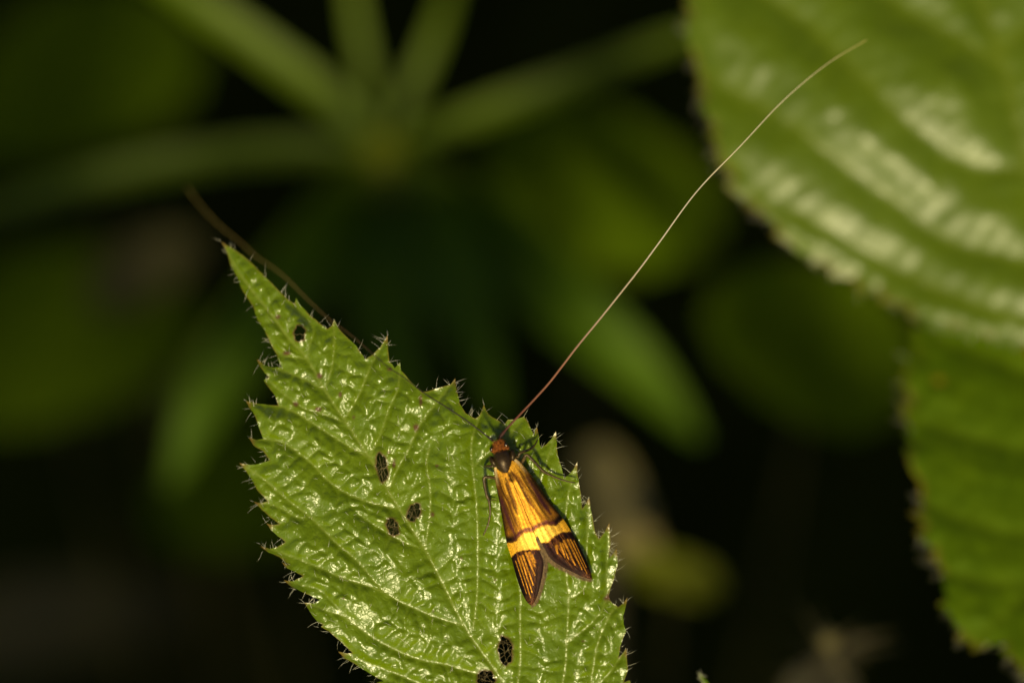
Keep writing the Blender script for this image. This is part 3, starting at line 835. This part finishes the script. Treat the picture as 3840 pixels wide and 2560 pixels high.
def wing(outp, inp, side):
    NS, NT = 330, 90
    o_ = resample(outp, NS); i_ = resample(inp, NS)
    t = np.linspace(0, 1, NT)
    X = (i_[:, None, :] * (1 - t)[None, :, None] + o_[:, None, :] * t[None, :, None])
    s = np.linspace(0, 1, NS)[:, None] * np.ones(NT)[None]
    tt = np.ones(NS)[:, None] * t[None]
    ridge = np.interp(s, [0, .1, .55, .7, .85, 1], [1.32, 1.42, 1.22, 0.95, 0.70, 0.55])
    edge = np.interp(s, [0, .08, .3, .7, 1], [1.05, 0.80, 0.42, 0.36, 0.50])
    h = edge + (ridge - edge) * np.cos(tt * math.pi / 2) ** 0.8
    h += 0.10 * np.sin(tt * math.pi) * np.clip(s * 3, 0, 1)
    h += 0.012 * np.sin(tt * 34 + s * 4) * np.clip((1 - s) * 4, 0, 1) * np.clip(s * 6, 0, 1)     # wing veins
    h += 0.02 * side * np.clip(1 - tt * 6, 0, 1)
    V = np.array([MP(a_[0], a_[1], b_) for a_, b_ in zip(X.reshape(-1, 2), h.ravel())])
    F = []
    for r in range(NS - 1):
        for q in range(NT - 1):
            k = r * NT + q
            f = (k, k + 1, k + NT + 1, k + NT)
            F.append(f)
    col = paint(X.reshape(-1, 2), side, tt.ravel())
    # upward normals
    a_, b_, c_ = V[F[5000][0]], V[F[5000][1]], V[F[5000][2]]
    if np.cross(b_ - a_, c_ - a_)[2] < 0: F = [f[::-1] for f in F]
    w_ = obj('forewing', V, F, M['wing'], moth, dict(tint=np.clip(col, 0, 1)))
    w_['label'] = 'left forewing, gold with a yellow crossband' if side == 0 else 'right forewing, overlapping, gold with a yellow crossband'
    # fringe along the hind part of the inner edge
    B, Dr, Ln, Rd = [], [], [], []
    G = V.reshape(NS, NT, 3)
    s0 = int(NS * (0.60 if side == 0 else 0.50))
    for _ in range(1500):
        r = int(rng.integers(s0, NS - 1)); q = int(rng.integers(0, 7))
        p = G[r, q]
        outw = G[r, 0] - G[r, 8]; outw = outw / (np.linalg.norm(outw) + 1e-9)
        al_ = G[min(r + 6, NS - 1), 0] - G[r - 6, 0]; al_ /= np.linalg.norm(al_) + 1e-9
        d = outw * 0.9 + al_ * 0.9 + rng.normal(0, 0.18, 3); d[2] = rng.uniform(-0.25, 0.12)
        B.append(p + [0, 0, 0.01]); Dr.append(d)
        Ln.append(rng.uniform(0.14, 0.30)); Rd.append(rng.uniform(0.007, 0.012))
    v_, f_ = hairs(B, Dr, Ln, Rd, 0.1)
    obj('fringe', v_, f_, M['fringe'], w_, kind='stuff')
wing(LW_out, LW_in, 0)
wing(RW_out, RW_in, 1)

# legs: thigh, shin and jointed foot in one tapering tube, with a spur at the knee end
def leg(pts, rr, spur=None):
    p = np.array([MP(*q) for q in pts])
    n_ = 60
    pp = resample(p, n_)
    v, f = tube(pp, 1.2 * np.interp(np.linspace(0, 1, n_), np.linspace(0, 1, len(rr)), rr), 8)
    parts = [(v, f)]
    for sp_ in (spur or []):
        q = np.array([MP(*z) for z in sp_]); q = resample(q, 8)
        parts.append(tube(q, np.linspace(0.035, 0.010, 8), 6))
    v, f = join(parts)
    obj('leg', v, f, M['leg'], moth)
leg([(330,330,.7),(385,322,.75),(402,292,.85),(460,272,.6),(500,248,.35),(528,215,.16),(541,182,.06)], [.09,.085,.075,.07,.06,.04,.03])
leg([(380,400,.6),(415,372,.7),(440,325,.95),(457,306,1.0),(520,365,.72),(582,432,.40),(640,465,.25),(700,492,.14),(780,517,.08),(842,528,.05)], [.085,.085,.08,.085,.075,.085,.055,.045,.035,.03],
    [[(578,430,.40),(566,455,.30),(550,492,.10)], [(582,432,.40),(574,442,.3),(566,446,.18)]])
leg([(250,500,.6),(200,490,.7),(150,482,.95),(117,488,1.0),(124,560,.78),(140,630,.55),(157,674,.42),(166,760,.25),(158,820,.16),(145,870,.10),(112,945,.05)], [.085,.085,.08,.085,.075,.085,.06,.05,.045,.035,.03],
    [[(158,664,.42),(190,664,.36),(228,668,.30)], [(160,672,.42),(172,652,.3),(176,640,.2)]])
leg([(230,396,.6),(175,396,.65),(140,394,.45),(118,398,.1)], [.08,.07,.06,.03])
leg([(330,620,.5),(290,700,.55),(310,800,.25),(350,930,.12),(400,1040,.06)], [.08,.08,.06,.045,.03])
leg([(420,620,.5),(520,680,.55),(560,780,.25),(620,900,.12),(680,980,.06)], [.08,.08,.06,.045,.03])

# ------------------------------------------------------------------ other bramble leaves (out of focus)
def toothed(outline, size, depth, rs):
    """regular small teeth pointing along the outline"""
    o_ = resample(np.vstack([outline, outline[:1]]), 700)[:-1]
    seglen = np.linalg.norm(np.diff(np.vstack([o_, o_[:1]]), axis=0), axis=1)
    s = np.concatenate([[0], np.cumsum(seglen)])[:-1]
    tg = np.roll(o_, -1, 0) - np.roll(o_, 1, 0); tg /= np.linalg.norm(tg, axis=1)[:, None] + 1e-9
    nr = np.stack([tg[:, 1], -tg[:, 0]], 1)
    area = 0.5 * np.sum(o_[:, 0] * np.roll(o_[:, 1], -1) - np.roll(o_[:, 0], -1) * o_[:, 1])
    if area < 0: nr = -nr
    ph = s / size + 0.35 * np.sin(s * 0.9 + rs) + 0.2 * np.sin(s * 2.3 + rs)
    fr = ph - np.floor(ph)
    amp_ = depth * (0.6 + 0.8 * vnoise(np.floor(ph) * 1.7, ph * 0 + rs, 5))
    return o_ + nr * ((1 - fr) ** 1.3 * amp_)[:, None]

def bramble(outl, mid, lats, wfun, label, matk='bramble', spacing=0.45, teeth=(2.6, 0.9), amp=(0.9, 0.12), lam=1.6, rs=1, stalk=None, group=None, hair_n=220):
    o_ = toothed(np.array(outl), teeth[0], teeth[1], rs)
    v, f, at, _ = leaf_mesh(o_, resample(mid, 60), [(resample(l, 30), 1.0) for l in lats], wfun, spacing, amp=amp, lam=lam, vw=0.22, ps=3.2)
    base = np.array(mid[-1]); b3 = np.array([base[0], base[1], float(wfun(base[:1], base[1:2])[0])])
    if stalk is None: stalk = [b3, b3 + np.array([2, -6, -8]), b3 + np.array([3, -10, -30])]
    path = np.vstack([np.array(stalk)])
    gp = path[-1] + DOWN * to_ground(path[-1])
    th = thing('bramble_leaf', gp, label, 'leaf', group)
    e2 = 0.5 * np.exp(-(at['edgedist'] / 0.2) ** 2) * (vnoise(v[:, 0], v[:, 1], 3) > 0.45)
    obj('blade', v, f, M[matk], th, dict(vein=at['vein'], wear=at['wear'], edge=e2))
    sp_ = resample(np.vstack([path, gp + DOWN * 6]), 50)
    tv, tf = tube(sp_, np.linspace(0.5, 1.5, 50), 8)
    obj('stalk', tv, tf, M['cane'], th)
    if hair_n:
        ii = rng.choice(len(o_), hair_n)
        kd2 = kdtree.KDTree(len(v))
        for i, p in enumerate(v): kd2.insert((p[0], p[1], 0), i)
        kd2.balance()
        c = o_.mean(0)
        B = np.array([[o_[i][0], o_[i][1], v[kd2.find((o_[i][0], o_[i][1], 0))[1]][2]] for i in ii])
        d = B[:, :2] - c; d /= np.linalg.norm(d, axis=1)[:, None]
        Dd = np.column_stack([d + rng.normal(0, .4, d.shape), rng.uniform(-.3, .5, len(ii))])
        hv_, hf_ = hairs(B, Dd, rng.uniform(.4, 1.0, len(ii)), rng.uniform(.014, .022, len(ii)))
        obj('edge_bristle', hv_, hf_, M['hair'], th, kind='stuff')
    return th

def q2(L, w): return np.array([Q(x, y, w)[:2] for x, y in L])
# upper right: big glossy leaf some 25 mm behind the moth
w1 = -25.0
o1 = q2([(1600,-420),(1570,-200),(1588,0),(1606,150),(1640,280),(1672,370),(1715,450),(1780,515),(1850,575),(1930,620),(2020,670),(2110,720),(2190,748),(2290,765),(2400,790),(2520,820),(2640,760),(2860,560),(2960,300),(2960,0),(2880,-300),(2700,-620),(2480,-900),(2200,-1150),(2000,-1000),(1780,-700)], w1)
m1 = q2([(2200,-1140),(2190,-700),(2200,-300),(2258,0),(2310,170),(2352,350),(2420,560),(2520,815)], w1)
l1 = [q2(L, w1) for L in (
    [(2440,620),(2200,560),(2050,462),(1900,352),(1790,268),(1640,180),(1600,140)], [(2490,760),(2300,720),(2120,650),(1960,560),(1850,500),(1710,430)],
    [(2352,390),(2230,380),(2100,300),(1980,180),(1860,60),(1700,-60)], [(2300,150),(2200,90),(2080,20),(1960,-80),(1800,-220),(1650,-340)],
    [(2250,-60),(2130,-160),(2000,-280),(1850,-440),(1740,-560)], [(2200,-350),(2100,-460),(2000,-600),(1880,-760)], [(2190,-650),(2100,-800),(2020,-950)],
    [(2440,600),(2600,520),(2780,360),(2920,150)], [(2352,370),(2500,240),(2700,60),(2860,-180)], [(2300,120),(2440,-20),(2600,-200),(2760,-420)], [(2240,-100),(2360,-260),(2480,-440),(2600,-650)], [(2200,-450),(2300,-600),(2400,-800)])]
def wf1(u, v):
    c_ = Q(2020, 400, w1); e_2 = Q(1900, 590, w1)
    return w1 + 0.06 * (u - 20) - 0.09 * (v - 8) + 0.30 * (v - c_[1]) * np.exp(-((u - c_[0]) ** 2 + (v - c_[1]) ** 2) / 50) + 0.26 * (v - e_2[1]) * np.exp(-((u - e_2[0]) ** 2 / 40 + (v - e_2[1]) ** 2 / 10)) - 0.004 * (u - 20) ** 2 * 0.5
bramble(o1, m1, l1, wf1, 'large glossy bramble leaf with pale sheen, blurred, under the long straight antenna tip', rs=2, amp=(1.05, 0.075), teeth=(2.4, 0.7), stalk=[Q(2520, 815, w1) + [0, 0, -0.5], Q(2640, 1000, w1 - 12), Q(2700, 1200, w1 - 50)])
# lower right: dull leaf
w2 = -19.0
o2 = q2([(2170,700),(2136,800),(2118,900),(2116,1000),(2128,1100),(2134,1200),(2166,1290),(2180,1372),(2225,1470),(2300,1475),(2350,1530),(2450,1640),(2600,1700),(2800,1640),(2980,1450),(3060,1200),(3000,900),(2850,720),(2600,600),(2350,610)], w2)
m2 = q2([(2225,1470),(2350,1380),(2500,1250),(2700,1080),(2950,860)], w2)
l2 = [q2(L, w2) for L in ([(2900,900),(2650,900),(2420,860),(2200,780)], [(2720,1060),(2540,1060),(2330,1030),(2110,960)], [(2520,1235),(2380,1230),(2240,1200),(2120,1150)], [(2400,1340),(2280,1340),(2170,1310)],
    [(2700,1080),(2700,1300),(2680,1500),(2600,1680)], [(2520,1235),(2520,1380),(2480,1520),(2440,1630)], [(2900,900),(2940,1100),(2940,1350)])]
def wf2(u, v):
    return w2 - 3 - 0.5 * (v + 12) - 0.05 * (u - 28)
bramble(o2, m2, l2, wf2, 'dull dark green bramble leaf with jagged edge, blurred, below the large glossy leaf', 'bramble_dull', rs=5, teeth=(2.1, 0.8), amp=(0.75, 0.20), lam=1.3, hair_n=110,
        stalk=[Q(2950, 860, w2 + 3), Q(2990, 850, w2 - 20), Q(3000, 860, w2 - 60)])

# unseen leaves added below the frame to keep the sun off the undergrowth
def gen_shade_leaf(base, direction, length, width, normal, label, matk='bramble_dull', rs=1, sag=0.006, group=None, stalk_dir=None):
    """whole bramble leaf in its own plane, then placed"""
    d = np.array(direction, float); d /= np.linalg.norm(d)
    nn = np.array(normal, float); nn -= d * (nn @ d); nn /= np.linalg.norm(nn)
    e = np.cross(d, nn)
    y = np.linspace(0, 1, 24)
    prof = np.sin(math.pi * y ** 0.72) ** 0.85 * 0.5 * width
    outl = np.vstack([np.stack([prof, y * length], 1), np.stack([-prof, y * length], 1)[::-1][1:-1]])
    mid = np.stack([np.zeros(12), np.linspace(length, 0, 12)], 1)
    lats = []
    for k in range(6):
        y0 = length * (0.06 + 0.14 * k)
        for sg_ in (-1, 1):
            x1 = sg_ * width * 0.46; lats.append(np.array([[0, y0], [x1 * 0.5, y0 + length * 0.09], [x1, y0 + length * 0.2]]))
    o_ = toothed(outl, 0.09 * length, 0.03 * length, rs)
    v, f, at, _ = leaf_mesh(o_, mid, [(l, 1.0) for l in lats], lambda a_, b_: -sag * (b_ - length * 0.3) ** 2 * 0.5 - sag * a_ ** 2 * 0.5, 1.0, amp=(0.8, 0.1), lam=1.8, vw=0.25)
    V3 = np.array(base) + v[:, :1] * e + v[:, 1:2] * d + v[:, 2:3] * nn
    bb = np.array(base, float)
    p = [bb + nn * (-sag * (length * .3) ** 2 * .5), bb - d * 1 - nn * 4, bb + DOWN * 25]
    gp = p[-1] + DOWN * to_ground(p[-1])
    th = thing('bramble_leaf', gp, label, 'leaf', group)  # every leaf made here is an added sun blocker
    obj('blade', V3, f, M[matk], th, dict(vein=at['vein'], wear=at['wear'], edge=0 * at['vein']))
    sp_ = resample(np.vstack([p, gp + DOWN * 6]), 40)
    tv, tf = tube(sp_, np.linspace(0.5, 1.5, 40), 8)
    obj('stalk', tv, tf, M['cane'], th)
GRP = 'added bramble leaves shading the undergrowth'
LBL = 'bramble leaf added out of view below the moth to shade the undergrowth'
shade = []
for r_, (vv, ww) in enumerate(((-31, 8), (-48, 10), (-65, 13), (-83, 17), (-102, 22), (-121, 28))):
    for c_ in range(15):
        if r_ == 0 and -92 + 13.2 * c_ > 14: continue  # no blockers here, so the sun reaches the dull leaf
        if r_ == 1 and min(abs(-85.4 + 13.2 * c_ - 2), abs(-85.4 + 13.2 * c_ + 27)) < 6.7: continue  # gaps left to let sun onto two lower cleavers leaves
        shade.append((-92 + 13.2 * c_ + (6.6 if r_ % 2 else 0) + rng.uniform(-2, 2), vv + rng.uniform(-3, 0.5), ww + rng.uniform(-2, 2)))
for k, (u_, v_0, w_0) in enumerate(shade):
    ang = rng.uniform(-0.45, 0.45)
    dv = np.array([math.sin(ang), -math.cos(ang) * 0.9, -0.25])
    # normal turned towards the sun so that the leaf catches it
    gen_shade_leaf((u_, v_0, w_0), dv, rng.uniform(22, 27), rng.uniform(11.5, 14), SUN_UVW + rng.normal(0, 0.2, 3), LBL, matk='bramble_thin', rs=k, sag=0.012, group=GRP)

# ------------------------------------------------------------------ cleavers and other undergrowth
def narrow(pts, width, matk, parent, name='leaf', fold=0.25, pw=0.6, roll=0.0):
    p = resample(np.array(pts), 40)
    s = np.linspace(0, 1, 40)
    prof = width * 0.5 * np.clip(np.sin(math.pi * np.clip(0.03 + 0.965 * s ** 0.8, 0, 1)), 0.03, 1) ** pw
    tg = np.gradient(p, axis=0); tg /= np.linalg.norm(tg, axis=1)[:, None]
    up = np.array([math.sin(roll), 0, math.cos(roll)])
    V = []
    for i in range(40):
        a_ = np.cross(tg[i], up); a_ /= np.linalg.norm(a_); b_ = np.cross(a_, tg[i])
        for t in np.linspace(-1, 1, 9):
            V.append(p[i] + a_ * t * prof[i] + b_ * (fold * abs(t) * prof[i]))
    F = [(i * 9 + j, i * 9 + j + 1, (i + 1) * 9 + j + 1, (i + 1) * 9 + j) for i in range(39) for j in range(8)]
    tt = np.tile(np.linspace(-1, 1, 9), 40)
    return obj(name, np.array(V), F, M[matk], parent, dict(vein=np.exp(-(tt / 0.12) ** 2), wear=0 * tt, edge=0 * tt))

def plant(name, top, label, cat, group=None, rad=(0.8, 1.2), matk='stem', lean=(0, 0, 0), drop=None):
    top = np.array(top, float)
    L = to_ground(top)
    gp = top + DOWN * L
    th = thing(name, gp, label, cat, group)
    mid = top + DOWN * L * 0.5 + np.array(lean)
    sp_ = resample(np.vstack([top, mid, gp + DOWN * 6]), 40)
    v, f = tube(sp_, np.linspace(rad[0], rad[1], 40), 8)
    obj('stem', v, f, M[matk], th)
    return th

# whorl in the upper middle
wc = -85
c1 = Q(880, 345, wc)
cl = plant('cleavers_plant', c1 + [0, 0, 1], 'blurred cleavers plant, narrow leaves spreading like a star behind the leaf tip', 'plant', rad=(1.3, 1.3))
for pts, wd_ in ((((880,345,0),(760,230,2),(600,110,4),(430,-10,5),(250,-130,4)), 2.6),
                 (((870,350,0),(650,345,1),(400,375,2),(150,430,1),(-80,500,-4)), 2.5),
                 (((870,330,0),(850,200,0),(820,50,1),(800,-120,2)), 1.4),
                 (((890,330,0),(940,220,1),(1000,80,2),(1060,-100,2)), 1.5),
                 (((900,340,0),(1080,270,3),(1300,190,5),(1500,110,5),(1680,50,4)), 2.1),
                 (((880,370,0),(760,480,-8),(680,580,-14),(560,740,-20),(380,960,-26)), 3.6),
                 (((900,370,0),(1060,460,-6),(1200,560,-12),(1340,700,-16)), 3.4)):
    narrow([Q(x, y, wc + z) for x, y, z in pts], wd_, 'cleavers_olive', cl, pw=0.35)
v_, f_ = ellipsoid(c1, np.array([1.9, 0, 0]), np.array([0, 1.9, 0]), np.array([0, 0, 1.6]), 16, 10)
obj('node', v_, f_, M['node'], cl, dict(vein=np.full(len(v_), .8), wear=np.zeros(len(v_)), edge=np.zeros(len(v_))))
# a lower whorl, leaves seen under the first one
wd0 = -94
c2 = Q(900, 400, wd0)
cl2 = plant('cleavers_plant', c2, 'lower blurred cleavers whorl with deep green leaves hanging behind the moth leaf', 'plant', rad=(1.3, 1.3))
for pts, wd_ in ((((900,400,0),(720,600,6),(560,800,14),(460,950,12),(390,1120,10)), 5.6),
                 (((900,400,0),(925,520,6),(915,640,10),(890,760,10)), 6.5),
                 (((910,400,0),(1100,520,4),(1300,700,10),(1470,850,10),(1610,1010,10)), 6.0),
                 (((900,390,0),(1000,560,8),(1080,740,14),(1150,960,16)), 6.0),
                 (((890,400,0),(880,600,8),(900,780,12),(980,940,14)), 6.5)):
    narrow([Q(x, y, wd0 + z) for x, y, z in pts], wd_, 'cleavers', cl2)

# broad rounded leaves deeper down
def round_leaf(cx, cy, w, rx, ry, rot, label, matk='under', tilt=(0, 0), name='undergrowth_plant'):
    c = Q(cx, cy, w)
    k = 1.63265 / PXMM * (D - w) / D
    rx, ry = rx * k, ry * k
    NR, NA = 12, 48
    V = [[0, 0]]
    for i in range(1, NR + 1):
        for j in range(NA):
            th = 2 * math.pi * j / NA
            r = i / NR * (1 + 0.05 * math.sin(3 * th + cx) + 0.025 * math.sin(13 * th))
            V.append([r * math.cos(th), r * math.sin(th)])
    V = np.array(V)
    F = [(0, 1 + j, 1 + (j + 1) % NA) for j in range(NA)]
    for i in range(NR - 1):
        for j in range(NA):
            a0 = 1 + i * NA; b0 = a0 + NA; k2 = (j + 1) % NA
            F.append((a0 + j, b0 + j, b0 + k2, a0 + k2))
    x, y = V[:, 0] * rx, V[:, 1] * ry
    ca, sa = math.cos(rot), math.sin(rot)
    U, W_ = ca * x - sa * y, sa * x + ca * y
    z = -0.012 * (x ** 2 + y ** 2) + 0.9 * np.abs(np.sin(np.arctan2(y, x) * 3)) * np.hypot(V[:, 0], V[:, 1]) + tilt[0] * U + tilt[1] * W_
    th = plant(name, c + np.array([0, 0, -0.3]), label, 'plant', rad=(0.4, 0.6), matk='dead')
    ang = np.arctan2(V[:, 1], V[:, 0])
    obj('leaf', np.column_stack([c[0] + U, c[1] + W_, c[2] + z]), F, M[matk], th, dict(vein=np.clip(1 - np.abs(np.sin(ang * 3)) * 6, 0, 1), wear=0 * z, edge=0 * z))
round_leaf(1370, 430, -110, 290, 185, -0.45, 'broad round leaf, dim and blurred, beneath the right hand cleavers leaves', tilt=(0.1, 0.1))
round_leaf(1870, 790, -84, 255, 180, -0.5, 'dim round leaf between the two large bramble leaves and the moth leaf', tilt=(0.15, 0.1))
round_leaf(1550, 1320, -75, 120, 55, -0.25, 'small yellowish leaf low down beside the toothed right edge of the moth leaf', tilt=(0, 0.0), matk='yellowing')
round_leaf(110, 780, -125, 330, 200, 0.3, 'wide dim olive leaf under the left end of the cleavers star', tilt=(-0.1, 0.1))
round_leaf(180, 170, -135, 300, 190, 0.4, 'wide dark leaf behind the upper cleavers leaves', tilt=(0.1, 0.0))
round_leaf(600, 1120, -130, 260, 150, 0.2, 'dark broad leaf low under the toothed left edge of the moth leaf', tilt=(0.0, -0.2))
round_leaf(330, 620, -118, 150, 70, 0.5, 'small brown withered leaf behind the tip of the moth leaf', matk='under', tilt=(0.1, 0.1), name='withered_plant')
# withered leaf gets the brown material
for o in COL.objects:
    if o.name.startswith('withered_plant'):
        for ch in o.children:
            if ch.name.startswith('leaf'): ch.data.materials[0] = M['dead']
# fallen leaf and pale stalks
dl = thing('dead_leaf', Q(180, 1430, -150), 'pale fallen leaf lying low under the thicket, left of the moth leaf', 'leaf')
narrow([Q(-120, 1480, -150), Q(60, 1430, -146), Q(240, 1410, -145), Q(430, 1390, -149)], 9, 'dead', dl, 'blade')
db = plant('dry_stalk', Q(1400, 1080, -88), 'pale dry stalk leaning behind the right edge of the moth leaf', 'stalk', rad=(1.0, 1.2), matk='straw')
narrow([Q(1360, 1020, -88), Q(1410, 1140, -84), Q(1450, 1230, -82), Q(1480, 1310, -86)], 4.5, 'straw_pale', db, 'withered_leaf')
# dry seed head at the lower right
w5 = -42
sh = plant('seed_head', Q(1900, 1480, w5), 'dry pale seed head with thin bristles and a whitish ball, low beside the dull leaf', 'seed head', rad=(0.35, 0.6), matk='straw')
v_, f_ = ellipsoid(Q(1903, 1468, w5 + 2), np.array([.75, 0, 0]), np.array([0, .75, 0]), np.array([0, 0, .75]), 16, 10)
obj('seed_ball', v_, f_, M['straw_pale'], sh)
B = []; Dd = []; Ln = []; Rd = []
for _ in range(26):
    th = rng.uniform(0, 2 * math.pi)
    B.append(Q(1900, 1500, w5)); Dd.append([math.cos(th), math.sin(th), rng.uniform(-.2, .6)]); Ln.append(rng.uniform(3, 6.5)); Rd.append(rng.uniform(.07, .13))
v_, f_ = hairs(np.array(B), Dd, Ln, Rd, 0.2)
obj('bristle', v_, f_, M['straw'], sh, kind='stuff')
narrow([Q(1890, 1500, w5), Q(1900, 1550, w5), Q(1960, 1640, w5 - 4)], 3.0, 'straw', sh, 'bract')
narrow([Q(1880, 1520, w5), Q(1840, 1580, w5), Q(1800, 1680, w5 - 4)], 3.0, 'straw', sh, 'bract')
# hairy reddish leaf tip peeping in at the lower edge
w6 = -5
bt = thing('bramble_shoot', Q(1690, 1900, w6) + DOWN * to_ground(Q(1690, 1900, w6)), 'hairy reddish shoot tip rising just inside the lower edge beside the moth leaf', 'shoot')
pp = [Q(1606, 1545, w6), Q(1622, 1575, w6), Q(1640, 1640, w6), Q(1690, 1900, w6)]
narrow([pp[3], pp[2], pp[1], pp[0]], 1.6, 'bramble_dull', bt, 'leaf', pw=0.9)
tv, tf = tube(resample(np.vstack([pp[2], pp[3], pp[3] + DOWN * 40, pp[3] + DOWN * (to_ground(pp[3]) + 6)]), 40), np.linspace(0.3, 1.1, 40), 8)
obj('stalk', tv, tf, M['cane'], bt)
B = np.array([pp[0] + (pp[2] - pp[0]) * k for k in rng.uniform(0, 1, 70)])
hv_, hf_ = hairs(B, rng.normal(0, 1, (70, 3)), rng.uniform(.2, .6, 70), np.full(70, .016))
obj('hair', hv_, hf_, M['hair'], bt, kind='stuff')
